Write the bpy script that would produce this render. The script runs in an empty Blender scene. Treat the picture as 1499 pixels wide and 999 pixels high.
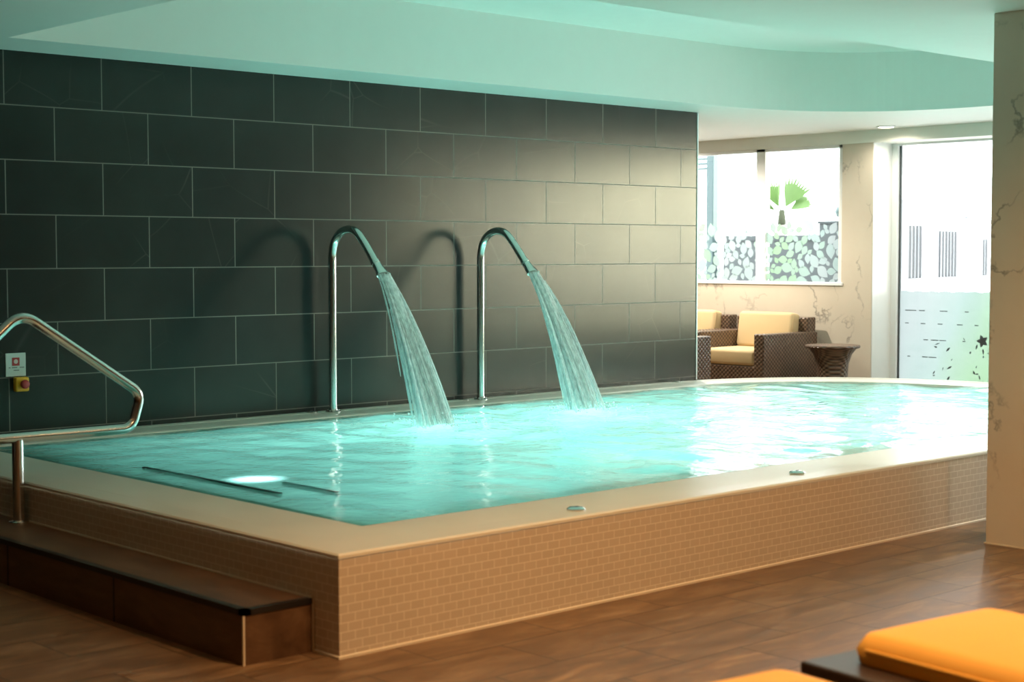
import bpy, bmesh, math, random
import numpy as np
from mathutils import Vector, Matrix
from mathutils.geometry import tessellate_polygon

random.seed(7)
rng = np.random.default_rng(11)
PI = math.pi
S = bpy.context.scene
COL = S.collection

# ------------------------------------------------------------------ camera
cam_d = bpy.data.cameras.new('camera')
cam_d.sensor_width = 36.0
cam_d.lens = 2324.18 * 36.0 / 1499.0
cam_d.clip_start = 0.05
cam_d.clip_end = 300
cam = bpy.data.objects.new('camera', cam_d)
COL.objects.link(cam)
CR = Vector((0.7336556, -0.6795213, -0.0005984))
CU = Vector((0.0382721, 0.0404418, 0.9984486))
CF = Vector((0.6784429, 0.7325403, -0.0556771))
CP = Vector((-3.97405, -8.45358, 1.40077))
m = Matrix.Identity(4)
for i in range(3):
    m[i][0] = CR[i]; m[i][1] = CU[i]; m[i][2] = -CF[i]; m[i][3] = CP[i]
cam.matrix_world = m
cam_d.dof.use_dof = True
cam_d.dof.focus_distance = 10.2
cam_d.dof.aperture_fstop = 3.2
S.camera = cam

# ------------------------------------------------------------------ view, sky
S.view_settings.view_transform = 'Standard'
S.view_settings.look = 'None'
S.view_settings.exposure = 0.55
S.view_settings.gamma = 1.0
S.view_settings.use_curve_mapping = False
S.cycles.max_bounces = 10
S.cycles.diffuse_bounces = 7
S.cycles.glossy_bounces = 4
S.cycles.transmission_bounces = 6
S.cycles.transparent_max_bounces = 24
S.cycles.caustics_reflective = False
S.cycles.caustics_refractive = False
S.cycles.sample_clamp_indirect = 6.0

SKY = 4.8
world = bpy.data.worlds.new('overcast_sky')
S.world = world
world.use_nodes = True
bg = world.node_tree.nodes['Background']
bg.inputs['Color'].default_value = (0.95, 0.98, 1.0, 1)
bg.inputs['Strength'].default_value = SKY

# ------------------------------------------------------------------ lamps
def lamp(name, kind, loc, energy, color, **kw):
    d = bpy.data.lights.new(name, kind)
    d.energy = energy
    d.color = color
    rot = kw.pop('rot', None)
    for k, v in kw.items():
        setattr(d, k, v)
    o = bpy.data.objects.new(name, d)
    o.location = loc
    if rot: o.rotation_euler = rot
    COL.objects.link(o)
    return o

WARM = (1.0, 0.57, 0.25)
# warm recessed spots over the front deck; the neutral ones are added fill for daylight
for (x, y, e) in ((-2.6, -4.9, 16), (-0.2, -6.6, 105), (1.3, -5.6, 42), (-2.4, -2.4, 6), (-0.6, -5.6, 125), (1.9, -5.9, 70), (3.0, -6.6, 30), (3.95, -4.72, 75), (4.7, -5.7, 90), (6.4, -5.4, 90)):
    lamp('deck_downlight_and_fill', 'SPOT', (x, y, 2.5), e, (1.0, 0.92, 0.80) if x > 3.5 else WARM if x > -2 else (1.0, 0.44, 0.12), spot_size=2.7, spot_blend=0.9, shadow_soft_size=0.05)
# lounge spots by the glazing
for (x, y, e) in ((8.22, -0.22, 26), (7.2, 1.6, 190), (8.0, 2.6, 160), (7.9, -1.6, 60)):
    lamp('lounge_downlight', 'SPOT', (x, y, 2.505), e, (1.0, 0.90, 0.75), spot_size=2.95, spot_blend=0.6, shadow_soft_size=0.04)
# low hazy sun coming in through the glazing
sun = lamp('low_sun', 'SUN', (20, -16, 3), 1.4, (0.94, 0.89, 0.60), angle=math.radians(14.0))
sun.rotation_euler = Vector((-0.754, 0.657, -0.047)).to_track_quat('-Z', 'Y').to_euler()
# underwater lamps on the pool floor
POOLC = (0.80, 1.0, 0.90)
POOL_GAIN = 0.68
POOL_LAMPS = [(0.8, -1.0, 5.5), (0.9, -2.9, 4), (2.15, -1.25, 21), (2.2, -2.8, 13), (3.5, -1.25, 26), (3.7, -2.8, 17),
              (5.1, -1.2, 15), (5.1, -2.8, 14), (6.3, -1.9, 13)]
for (x, y, e) in POOL_LAMPS:
    lamp('pool_lamp', 'AREA', (x, y, -0.57), e * POOL_GAIN, POOLC, shape='DISK', size=0.5, rot=(PI, 0, 0))
STEP_LAMP = (0.135, -2.27)
lamp('step_lamp', 'SPOT', (STEP_LAMP[0], STEP_LAMP[1], 0.12), 24.0, (1.0, 1.0, 0.98), spot_size=1.1, spot_blend=1.0, shadow_soft_size=0.05, rot=(PI, 0, 0))

# ------------------------------------------------------------------ material helpers
class N:
    def __init__(self, name):
        self.m = bpy.data.materials.new(name)
        self.m.use_nodes = True
        self.t = self.m.node_tree
        self.t.nodes.clear()
        self.out = self.n('ShaderNodeOutputMaterial')
    def n(self, typ, ins=None, **props):
        nd = self.t.nodes.new(typ)
        for k, v in props.items(): setattr(nd, k, v)
        if ins:
            for k, v in ins.items(): self.set(nd, k, v)
        return nd
    def set(self, nd, k, v):
        s = nd.inputs[k]
        if isinstance(v, bpy.types.NodeSocket): self.t.links.new(v, s)
        else:
            if isinstance(v, (tuple, list)) and len(v) == 3 and s.type == 'RGBA': v = (*v, 1)
            s.default_value = v
    def math(self, op, a, b=0.0, c=None):
        nd = self.n('ShaderNodeMath', operation=op)
        self.set(nd, 0, a); self.set(nd, 1, b)
        if c is not None: self.set(nd, 2, c)
        return nd.outputs[0]
    def mix(self, f, a, b):
        nd = self.n('ShaderNodeMix', data_type='RGBA')
        self.set(nd, 0, f); self.set(nd, 6, a); self.set(nd, 7, b)
        return nd.outputs[2]
    def ramp(self, f, stops):
        nd = self.n('ShaderNodeValToRGB')
        el = nd.color_ramp.elements
        while len(el) < len(stops): el.new(0.5)
        for e, (p, c) in zip(el, stops):
            e.position = p
            e.color = (*c, 1) if len(c) == 3 else c
        self.set(nd, 0, f)
        return nd.outputs[0]
    def noise(self, vec, scale, detail=4, rough=0.5, dist=0.0):
        nd = self.n('ShaderNodeTexNoise', {'Scale': scale, 'Detail': detail, 'Roughness': rough, 'Distortion': dist})
        if vec is not None: self.set(nd, 'Vector', vec)
        return nd.outputs[0]
    def coord(self, which='Object'):
        return self.n('ShaderNodeTexCoord').outputs[which]
    def world(self):
        return self.n('ShaderNodeNewGeometry').outputs['Position']
    def bump(self, h, strength, dist=0.01):
        return self.n('ShaderNodeBump', {'Height': h, 'Strength': strength, 'Distance': dist}).outputs[0]
    def bsdf(self, **kw):
        nd = self.n('ShaderNodeBsdfPrincipled')
        for k, v in kw.items(): self.set(nd, k.replace('_', ' '), v)
        return nd.outputs[0]
    def done(self, sh):
        self.t.links.new(sh, self.out.inputs[0])
        return self.m

def plain(name, col, rough=0.5, metal=0.0, spec=0.5, vary=0.06, scale=8.0):
    k = N(name)
    f = k.noise(k.coord(), scale, 3)
    a = tuple(max(0, c * (1 - vary)) for c in col); b = tuple(min(1, c * (1 + vary)) for c in col)
    return k.done(k.bsdf(Base_Color=k.mix(f, a, b), Roughness=rough, Metallic=metal, Specular_IOR_Level=spec))

def mat_wall_tile():
    k = N('slate_wall_tile')
    p = k.world()
    s = k.n('ShaderNodeSeparateXYZ', {0: p})
    u = k.math('ADD', s.outputs[0], 60.3)
    v = k.math('SUBTRACT', 2.534, s.outputs[2])
    vec = k.n('ShaderNodeCombineXYZ', {0: u, 1: v}).outputs[0]
    br = k.n('ShaderNodeTexBrick', {'Vector': vec, 'Color1': (0, 0, 0, 1), 'Color2': (1, 1, 1, 1), 'Mortar': (0.5, 0.5, 0.5, 1),
             'Scale': 1.0, 'Mortar Size': 0.0032, 'Mortar Smooth': 0.1, 'Bias': 0.0, 'Brick Width': 0.6, 'Row Height': 0.3058}, offset=0.5, offset_frequency=2)
    tone = br.outputs[0]; mort = br.outputs[1]
    # shift the stone pattern from tile to tile
    off = k.n('ShaderNodeVectorMath', {0: tone, 1: (7.3, 11.9, 5.1)}, operation='MULTIPLY').outputs[0]
    pv = k.n('ShaderNodeVectorMath', {0: vec, 1: off}, operation='ADD').outputs[0]
    cl = k.noise(pv, 3.2, 5, 0.6)
    c = k.mix(cl, (0.010, 0.014, 0.0145), (0.023, 0.029, 0.030))
    c = k.mix(k.math('MULTIPLY', tone, 0.35), c, (0.026, 0.026, 0.024))
    warp = k.n('ShaderNodeVectorMath', {0: k.n('ShaderNodeTexNoise', {'Vector': pv, 'Scale': 1.5, 'Detail': 0.5}).outputs[1], 1: (0.22, 0.22, 0.0)}, operation='MULTIPLY').outputs[0]
    vv = k.n('ShaderNodeVectorMath', {0: pv, 1: warp}, operation='ADD').outputs[0]
    vor = k.n('ShaderNodeTexVoronoi', {'Vector': vv, 'Scale': 2.1}, feature='DISTANCE_TO_EDGE')
    vein = k.ramp(vor.outputs[0], [(0.0, (1, 1, 1)), (0.010, (0, 0, 0))])
    msk = k.ramp(k.noise(pv, 1.3, 2), [(0.52, (0, 0, 0)), (0.68, (1, 1, 1))])
    vm = k.math('MULTIPLY', vein, k.math('MULTIPLY', msk, 0.6))
    c = k.mix(vm, c, (0.075, 0.075, 0.07))
    c = k.mix(mort, c, (0.15, 0.145, 0.13))
    h = k.math('ADD', k.math('MULTIPLY', k.noise(pv, 22, 4, 0.6), 0.03), k.math('SUBTRACT', 1.0, mort))
    r = k.math('ADD', 0.22, k.math('MULTIPLY', cl, 0.05))
    r = k.math('ADD', r, k.math('MULTIPLY', mort, 0.4))
    return k.done(k.bsdf(Base_Color=c, Roughness=r, Specular_IOR_Level=0.42, Specular_Tint=(1.0, 0.93, 0.80, 1), Normal=k.bump(h, 0.14, 0.002)))

def mat_mosaic():
    k = N('cream_mosaic')
    uv = k.n('ShaderNodeUVMap').outputs[0]
    br = k.n('ShaderNodeTexBrick', {'Vector': uv, 'Color1': (0, 0, 0, 1), 'Color2': (1, 1, 1, 1), 'Scale': 1.0, 'Mortar Size': 0.0018, 'Mortar Smooth': 0.2,
             'Brick Width': 0.062, 'Row Height': 0.0322}, offset=0.5)
    c = k.mix(br.outputs[0], (0.53, 0.45, 0.352), (0.565, 0.48, 0.38))
    c = k.mix(k.math('MULTIPLY', k.noise(uv, 2.0, 4), 0.3), c, (0.44, 0.35, 0.26))
    c = k.mix(br.outputs[1], c, (0.72, 0.65, 0.545))
    h = k.math('SUBTRACT', 1.0, br.outputs[1])
    return k.done(k.bsdf(Base_Color=c, Roughness=0.28, Normal=k.bump(h, 0.3, 0.002)))

def mat_floor():
    k = N('brown_floor_tile')
    p = k.world()
    vec = k.n('ShaderNodeVectorMath', {0: p, 1: (60.2, 60.12, 0)}, operation='ADD').outputs[0]
    br = k.n('ShaderNodeTexBrick', {'Vector': vec, 'Color1': (0, 0, 0, 1), 'Color2': (1, 1, 1, 1), 'Scale': 1.0, 'Mortar Size': 0.0032, 'Mortar Smooth': 0.3,
             'Brick Width': 0.6, 'Row Height': 0.3}, offset=0.5)
    off = k.n('ShaderNodeVectorMath', {0: br.outputs[0], 1: (9.0, 4.0, 2.0)}, operation='MULTIPLY').outputs[0]
    pv = k.n('ShaderNodeVectorMath', {0: vec, 1: off}, operation='ADD').outputs[0]
    st = k.n('ShaderNodeVectorMath', {0: pv, 1: (1.6, 5.0, 1.0)}, operation='MULTIPLY').outputs[0]
    g = k.noise(st, 2.4, 6, 0.62, 0.6)
    c = k.ramp(g, [(0.25, (0.085, 0.045, 0.021)), (0.5, (0.18, 0.105, 0.055)), (0.74, (0.32, 0.205, 0.115))])
    c = k.mix(k.math('MULTIPLY', br.outputs[0], 0.4), c, (0.10, 0.058, 0.036))
    c = k.mix(br.outputs[1], c, (0.055, 0.036, 0.024))
    h = k.math('ADD', k.math('MULTIPLY', g, 0.7), k.math('SUBTRACT', 1.0, br.outputs[1]))
    return k.done(k.bsdf(Base_Color=c, Roughness=k.math('ADD', 0.30, k.math('MULTIPLY', g, 0.25)), Specular_IOR_Level=0.28, Normal=k.bump(h, 0.4, 0.005)))

def mat_step_tile():
    k = N('brown_step_tile')
    p = k.world()
    st = k.n('ShaderNodeVectorMath', {0: p, 1: (4.0, 1.2, 6.0)}, operation='MULTIPLY').outputs[0]
    g = k.noise(st, 2.2, 6, 0.6, 0.5)
    c = k.ramp(g, [(0.3, (0.065, 0.031, 0.014)), (0.55, (0.115, 0.060, 0.030)), (0.8, (0.18, 0.105, 0.058))])
    return k.done(k.bsdf(Base_Color=c, Roughness=0.36, Normal=k.bump(g, 0.25, 0.004)))

def mat_marble():
    k = N('beige_marble')
    p = k.world()
    cl = k.noise(p, 1.4, 6, 0.6)
    c = k.mix(cl, (0.52, 0.455, 0.37), (0.68, 0.61, 0.51))
    wv = k.n('ShaderNodeVectorMath', {0: k.n('ShaderNodeTexNoise', {'Vector': p, 'Scale': 2.6, 'Detail': 5.0, 'Roughness': 0.6}).outputs[1], 1: (0.55, 0.55, 0.55)}, operation='MULTIPLY').outputs[0]
    rot = k.n('ShaderNodeMapping', {'Vector': p, 'Rotation': (0.5, 0.6, 0.3), 'Scale': (1.0, 1.0, 0.7)}).outputs[0]
    vv = k.n('ShaderNodeVectorMath', {0: rot, 1: wv}, operation='ADD').outputs[0]
    vor = k.n('ShaderNodeTexVoronoi', {'Vector': vv, 'Scale': 2.3}, feature='DISTANCE_TO_EDGE')
    ve = k.ramp(vor.outputs[0], [(0.0, (1, 1, 1)), (0.030, (0, 0, 0))])
    msk = k.ramp(k.noise(p, 3.1, 3), [(0.46, (0, 0, 0)), (0.60, (1, 1, 1))])
    f = k.math('MULTIPLY', ve, k.math('MULTIPLY', msk, 0.75))
    c = k.mix(f, c, (0.17, 0.15, 0.13))
    return k.done(k.bsdf(Base_Color=c, Roughness=0.28))

def mat_wicker(name, dark, light):
    k = N(name)
    p = k.coord()
    s = k.n('ShaderNodeSeparateXYZ', {0: p})
    u = k.math('ADD', s.outputs[0], s.outputs[1])
    a = k.math('SINE', k.math('MULTIPLY', u, 2 * PI / 0.046))
    b = k.math('SINE', k.math('MULTIPLY', s.outputs[2], 2 * PI / 0.040))
    w = k.math('MULTIPLY', a, b)
    f = k.math('MULTIPLY_ADD', w, 0.5, 0.5)
    n = k.noise(p, 14, 3)
    c = k.mix(k.math('MULTIPLY', f, k.math('ADD', 0.5, n)), dark, light)
    return k.done(k.bsdf(Base_Color=c, Roughness=0.33, Specular_IOR_Level=0.6, Normal=k.bump(f, 0.8, 0.006)))

def mat_fabric(name, col, rough=0.85):
    k = N(name)
    p = k.coord()
    f = k.noise(p, 260, 2)
    g = k.noise(p, 6, 3)
    c = k.mix(k.math('MULTIPLY', g, 0.5), col, tuple(x * 0.86 for x in col))
    return k.done(k.bsdf(Base_Color=c, Roughness=rough, Specular_IOR_Level=0.25, Normal=k.bump(k.math('ADD', f, g), 0.12, 0.004)))

def mat_water():
    k = N('pool_water')
    p = k.world()
    foam = k.n('ShaderNodeAttribute', attribute_name='foam').outputs['Fac']
    st = k.n('ShaderNodeVectorMath', {0: p, 1: (1.0, 1.0, 0.0)}, operation='MULTIPLY').outputs[0]
    n1 = k.noise(st, 9.0, 3, 0.55, 0.8)
    n2 = k.noise(st, 26.0, 2, 0.5)
    h = k.math('ADD', k.math('MULTIPLY', n1, 1.0), k.math('MULTIPLY', n2, 0.22))
    nrm = k.bump(h, k.math('ADD', 0.16, k.math('MULTIPLY', foam, 0.35)), 0.03)
    fr = k.n('ShaderNodeFresnel', {'IOR': 1.333, 'Normal': nrm}).outputs[0]
    gl = k.n('ShaderNodeBsdfGlossy', {'Color': (1, 1, 1, 1), 'Roughness': 0.06, 'Normal': nrm}).outputs[0]
    tr = k.n('ShaderNodeBsdfTransparent', {'Color': (0.55, 0.93, 0.90, 1)}).outputs[0]
    tl = k.n('ShaderNodeBsdfTranslucent', {'Color': (0.40, 0.93, 0.90, 1)}).outputs[0]
    df = k.n('ShaderNodeBsdfDiffuse', {'Color': (0.80, 0.95, 0.93, 1)}).outputs[0]
    fn = k.ramp(k.noise(st, 5.0, 5, 0.65, 1.0), [(0.38, (0, 0, 0)), (0.72, (1, 1, 1))])
    ff = k.math('MULTIPLY', foam, k.math('ADD', 0.25, k.math('MULTIPLY', fn, 0.75)))
    body = k.n('ShaderNodeMixShader', {0: 0.62, 1: tr, 2: tl}).outputs[0]
    body = k.n('ShaderNodeMixShader', {0: k.math('MULTIPLY', ff, 0.9), 1: body, 2: k.n('ShaderNodeMixShader', {0: 0.5, 1: df, 2: tl}).outputs[0]}).outputs[0]
    return k.done(k.n('ShaderNodeMixShader', {0: fr, 1: body, 2: gl}).outputs[0])

def mat_jet():
    k = N('falling_water')
    tr = k.n('ShaderNodeBsdfTransparent', {'Color': (1.0, 1.0, 1.0, 1)}).outputs[0]
    df = k.n('ShaderNodeBsdfDiffuse', {'Color': (0.98, 1.0, 1.0, 1)}).outputs[0]
    tl = k.n('ShaderNodeBsdfTranslucent', {'Color': (0.98, 1.0, 1.0, 1)}).outputs[0]
    gl = k.n('ShaderNodeBsdfGlossy', {'Color': (1, 1, 1, 1), 'Roughness': 0.32}).outputs[0]
    a = k.n('ShaderNodeMixShader', {0: 0.45, 1: df, 2: tl}).outputs[0]
    b = k.n('ShaderNodeMixShader', {0: 0.15, 1: a, 2: gl}).outputs[0]
    n = k.noise(k.n('ShaderNodeVectorMath', {0: k.world(), 1: (70.0, 50.0, 7.0)}, operation='MULTIPLY').outputs[0], 1.0, 3)
    f = k.math('MULTIPLY_ADD', n, 1.1, 0.24)
    return k.done(k.n('ShaderNodeMixShader', {0: f, 1: tr, 2: b}).outputs[0])

def mat_glass():
    k = N('window_glass')
    fr = k.n('ShaderNodeFresnel', {'IOR': 1.5}).outputs[0]
    tr = k.n('ShaderNodeBsdfTransparent', {'Color': (0.97, 0.99, 0.985, 1)}).outputs[0]
    gl = k.n('ShaderNodeBsdfGlossy', {'Roughness': 0.02}).outputs[0]
    return k.done(k.n('ShaderNodeMixShader', {0: k.math('MULTIPLY', fr, 0.6), 1: tr, 2: gl}).outputs[0])

def mat_film(name, attr, clear, gain=1.0):
    k = N(name)
    if attr:
        f = k.n('ShaderNodeAttribute', attribute_name=attr).outputs['Fac']
    else:
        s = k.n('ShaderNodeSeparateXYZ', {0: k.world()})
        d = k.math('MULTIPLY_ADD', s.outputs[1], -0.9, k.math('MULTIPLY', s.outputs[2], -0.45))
        f = k.math('ADD', k.math('ADD', d, 0.15), k.math('MULTIPLY', k.noise(k.world(), 2.5, 2), 0.35))  # green zone in the film colour stands for plants glowing through from behind
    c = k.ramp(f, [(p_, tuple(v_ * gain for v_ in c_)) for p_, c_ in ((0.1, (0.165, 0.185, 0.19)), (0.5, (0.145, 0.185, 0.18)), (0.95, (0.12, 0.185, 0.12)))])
    tl = k.n('ShaderNodeBsdfTranslucent', {'Color': c}).outputs[0]
    df = k.n('ShaderNodeBsdfDiffuse', {'Color': c}).outputs[0]
    tr = k.n('ShaderNodeBsdfTransparent', {'Color': (1, 1, 1, 1)}).outputs[0]
    a = k.n('ShaderNodeMixShader', {0: 0.35, 1: tl, 2: df}).outputs[0]
    return k.done(k.n('ShaderNodeMixShader', {0: clear, 1: a, 2: tr}).outputs[0])

def mat_emit(name, col, st):
    k = N(name)
    return k.done(k.n('ShaderNodeEmission', {'Color': col, 'Strength': st}).outputs[0])

def mat_steel():
    k = N('brushed_steel')
    r = k.math('MULTIPLY_ADD', k.noise(k.coord(), 40, 3), 0.10, 0.13)
    return k.done(k.bsdf(Base_Color=(0.68, 0.66, 0.63), Metallic=1.0, Roughness=r))

M_TILE = mat_wall_tile(); M_MOS = mat_mosaic(); M_FLOOR = mat_floor(); M_STEP = mat_step_tile(); M_MARB = mat_marble()
M_WICK = mat_wicker('brown_wicker', (0.014, 0.008, 0.005), (0.22, 0.14, 0.095))
M_WICKD = plain('dark_brown_rattan', (0.030, 0.016, 0.010), 0.38, vary=0.35, scale=60)
M_CUSH = mat_fabric('cream_fabric', (0.62, 0.47, 0.27)); M_ORNG = mat_fabric('orange_fabric', (0.74, 0.40, 0.075), 0.7)
M_WATER = mat_water(); M_JET = mat_jet(); M_GLASS = mat_glass(); M_STEEL = mat_steel()
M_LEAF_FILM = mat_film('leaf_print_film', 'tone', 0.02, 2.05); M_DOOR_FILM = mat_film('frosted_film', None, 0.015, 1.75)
M_CEIL = plain('ceiling_paint', (0.76, 0.76, 0.72), 0.6, spec=0.3, vary=0.02)
M_PAINT = plain('cream_paint', (0.80, 0.79, 0.73), 0.6, spec=0.3, vary=0.03)
M_WARMW = plain('warm_paint', (0.20, 0.13, 0.08), 0.7, spec=0.3)
M_DARKW = plain('unseen_wall_dark', (0.10, 0.065, 0.045), 0.7, spec=0.3)  # dark tone put on an unseen wall stretch to dim its reflection in tiles
M_WHITE = plain('white_frame', (0.80, 0.81, 0.81), 0.35, vary=0.02)
M_REVEAL = plain('white_reveal', (0.78, 0.78, 0.76), 0.5, vary=0.03)
M_COPE = plain('cream_coping', (0.72, 0.69, 0.60), 0.34, vary=0.08, scale=3)
M_NOSE = plain('pale_nosing', (0.70, 0.67, 0.58), 0.30, vary=0.06, scale=4)
M_BASIN = plain('pool_lining', (0.62, 0.80, 0.78), 0.4, vary=0.04)
M_DARK = plain('dark_nosing', (0.012, 0.010, 0.010), 0.35)
M_DTEAL = plain('dark_teal_tile', (0.01, 0.05, 0.05), 0.3)
M_GROUT = plain('pale_sealant', (0.66, 0.58, 0.46), 0.5)
M_GREYMETAL = plain('grey_teal_metal', (0.08, 0.125, 0.13), 0.4, 0.2)
M_GREY = plain('grey_panel', (0.062, 0.076, 0.084), 0.6)
M_OUTW = plain('white_railing', (0.30, 0.31, 0.335), 0.5, vary=0.02)
M_PAVE = plain('pale_paving', (0.86, 0.86, 0.84), 0.8, vary=0.08, scale=2)
M_FROND = plain('palm_leaf', (0.10, 0.19, 0.045), 0.5, vary=0.3, scale=5)
M_SHAFT = plain('palm_crown', (0.05, 0.06, 0.03), 0.8)
M_TRUNK = plain('palm_trunk', (0.55, 0.52, 0.45), 0.8, vary=0.25, scale=20)  # pale tone puts the outdoor glare on the lower trunk into its colour
M_SIGN = plain('sign_white', (0.62, 0.64, 0.60), 0.4, vary=0.02); M_RED = plain('sign_red', (0.45, 0.03, 0.03), 0.4)
M_INK = plain('sign_ink', (0.08, 0.08, 0.08), 0.5); M_YEL = plain('switch_yellow', (0.85, 0.42, 0.02), 0.4); M_PINK = plain('sign_pink', (0.75, 0.55, 0.52), 0.5)
M_LENS = mat_emit('lamp_lens', (1.0, 0.86, 0.62), 6.0); M_PLENS = mat_emit('pool_lamp_lens', (0.6, 1.0, 0.96), 3.0)
M_FOAM = M_JET
M_FOOT = plain('black_foot', (0.02, 0.02, 0.02), 0.5)
M_PANEL = plain('grey_infill', (0.016, 0.019, 0.024), 0.6)

# ------------------------------------------------------------------ mesh helpers
class MB:
    def __init__(self): self.bm = bmesh.new(); self.uv = None
    def _xf(self, vs, mtx):
        if mtx is not None: bmesh.ops.transform(self.bm, matrix=mtx, verts=vs)
    def box(self, a, b, bevel=0.0, seg=2, mtx=None):
        a, b = Vector(a), Vector(b)
        r = bmesh.ops.create_cube(self.bm, size=1.0)
        vs = r['verts']
        bmesh.ops.transform(self.bm, matrix=Matrix.Translation((a + b) / 2) @ Matrix.Diagonal((*(b - a), 1)), verts=vs)
        if bevel:
            es = list({e for v in vs for e in v.link_edges})
            rr = bmesh.ops.bevel(self.bm, geom=es, offset=bevel, segments=seg, affect='EDGES', profile=0.5)
            vs = list({v for f in rr['faces'] for v in f.verts} | {v for v in vs if v.is_valid})
        self._xf(vs, mtx)
        return self
    def tube(self, pts, rad, seg=14, caps=True, flat=None):
        pts = [Vector(p) for p in pts]
        n = len(pts)
        rads = rad if isinstance(rad, (list, tuple)) else [rad] * n
        rings = []
        t0 = (pts[1] - pts[0]).normalized()
        ref = Vector((0, 0, 1)) if abs(t0.z) < 0.9 else Vector((1, 0, 0))
        nrm = (ref - t0 * ref.dot(t0)).normalized()
        for i in range(n):
            t = (pts[min(i + 1, n - 1)] - pts[max(i - 1, 0)]).normalized()
            nrm = (nrm - t * nrm.dot(t)).normalized()
            bi = t.cross(nrm)
            fx, fy = (1, 1) if flat is None else flat[i]
            rings.append([self.bm.verts.new(pts[i] + (nrm * math.cos(2 * PI * j / seg) * fx + bi * math.sin(2 * PI * j / seg) * fy) * rads[i]) for j in range(seg)])
        for i in range(n - 1):
            for j in range(seg):
                self.bm.faces.new((rings[i][j], rings[i][(j + 1) % seg], rings[i + 1][(j + 1) % seg], rings[i + 1][j]))
        if caps:
            self.bm.faces.new(rings[0][::-1]); self.bm.faces.new(rings[-1])
        return self
    def lathe(self, prof, center=(0, 0, 0), seg=32, caps=True):
        c = Vector(center)
        rings = [[self.bm.verts.new(c + Vector((r * math.cos(2 * PI * j / seg), r * math.sin(2 * PI * j / seg), z))) for j in range(seg)] for r, z in prof]
        for i in range(len(prof) - 1):
            for j in range(seg):
                self.bm.faces.new((rings[i][j], rings[i][(j + 1) % seg], rings[i + 1][(j + 1) % seg], rings[i + 1][j]))
        if caps:
            self.bm.faces.new(rings[0][::-1]); self.bm.faces.new(rings[-1])
        return self
    def poly(self, pts):
        self.bm.faces.new([self.bm.verts.new(p) for p in pts]); return self
    def ring_strip(self, A, B, flip=False):
        """faces between two closed loops with the same number of points"""
        a = [self.bm.verts.new(p) for p in A]; b = [self.bm.verts.new(p) for p in B]
        n = len(a)
        for i in range(n):
            f = (a[i], a[(i + 1) % n], b[(i + 1) % n], b[i])
            self.bm.faces.new(f[::-1] if flip else f)
        return self
    def build(self, name, mat, parent=None, smooth=False, kind=None, recalc=True):
        if recalc: bmesh.ops.recalc_face_normals(self.bm, faces=self.bm.faces)
        me = bpy.data.meshes.new(name)
        self.bm.to_mesh(me); self.bm.free()
        if isinstance(mat, (list, tuple)):
            for x in mat: me.materials.append(x)
        else: me.materials.append(mat)
        if smooth:
            for p in me.polygons: p.use_smooth = True
        o = bpy.data.objects.new(name, me)
        COL.objects.link(o)
        if parent: o.parent = parent
        if kind: o['kind'] = kind
        return o

def autosmooth(o, deg=40):
    me = o.data
    me.polygons.foreach_set('use_smooth', [True] * len(me.polygons))
    bm = bmesh.new(); bm.from_mesh(me)
    for e in bm.edges:
        if len(e.link_faces) == 2 and e.calc_face_angle(0) > math.radians(deg): e.smooth = False
    bm.to_mesh(me); bm.free()
    return o

def tag(o, label, cat, group=None):
    o['label'] = label; o['category'] = cat
    if group: o['group'] = group
    return o
def thing(name, label, cat, loc=(0, 0, 0), rz=0.0, group=None):
    o = bpy.data.objects.new(name, None)
    o.empty_display_size = 0.1
    COL.objects.link(o)
    o.location = loc; o.rotation_euler = (0, 0, rz)
    return tag(o, label, cat, group)
def dup(root, loc, rz, label):
    def cp(o, par):
        c = o.copy(); COL.objects.link(c)
        if par is not None: c.parent = par
        for ch in list(o.children): cp(ch, c)
        return c
    r = cp(root, None)
    r.location = loc; r.rotation_euler = (0, 0, rz); r['label'] = label
    return r
def smooth_path(pts, n=10):
    """Catmull-Rom through the points"""
    P = [Vector(p) for p in pts]
    P = [P[0] * 2 - P[1]] + P + [P[-1] * 2 - P[-2]]
    out = []
    for i in range(1, len(P) - 2):
        for j in range(n):
            t = j / n
            out.append(0.5 * ((2 * P[i]) + (P[i + 1] - P[i - 1]) * t + (2 * P[i - 1] - 5 * P[i] + 4 * P[i + 1] - P[i + 2]) * t * t + (3 * P[i] - P[i - 1] - 3 * P[i + 1] + P[i + 2]) * t ** 3))
    out.append(P[-2])
    return out
def fillet(pts, r, n=8):
    """polyline with rounded corners"""
    P = [Vector(p) for p in pts]
    out = [P[0]]
    for i in range(1, len(P) - 1):
        a = (P[i - 1] - P[i]); b = (P[i + 1] - P[i])
        rr = min(r if not isinstance(r, (list, tuple)) else r[i - 1], a.length * 0.49, b.length * 0.49)
        ang = a.angle(b)
        d = min(rr / math.tan(ang / 2), a.length * 0.49, b.length * 0.49)
        p0 = P[i] + a.normalized() * d; p1 = P[i] + b.normalized() * d
        for j in range(n + 1):
            t = j / n
            out.append(p0 * (1 - t) ** 2 + P[i] * 2 * t * (1 - t) + p1 * t * t)
    out.append(P[-1])
    return out

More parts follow.
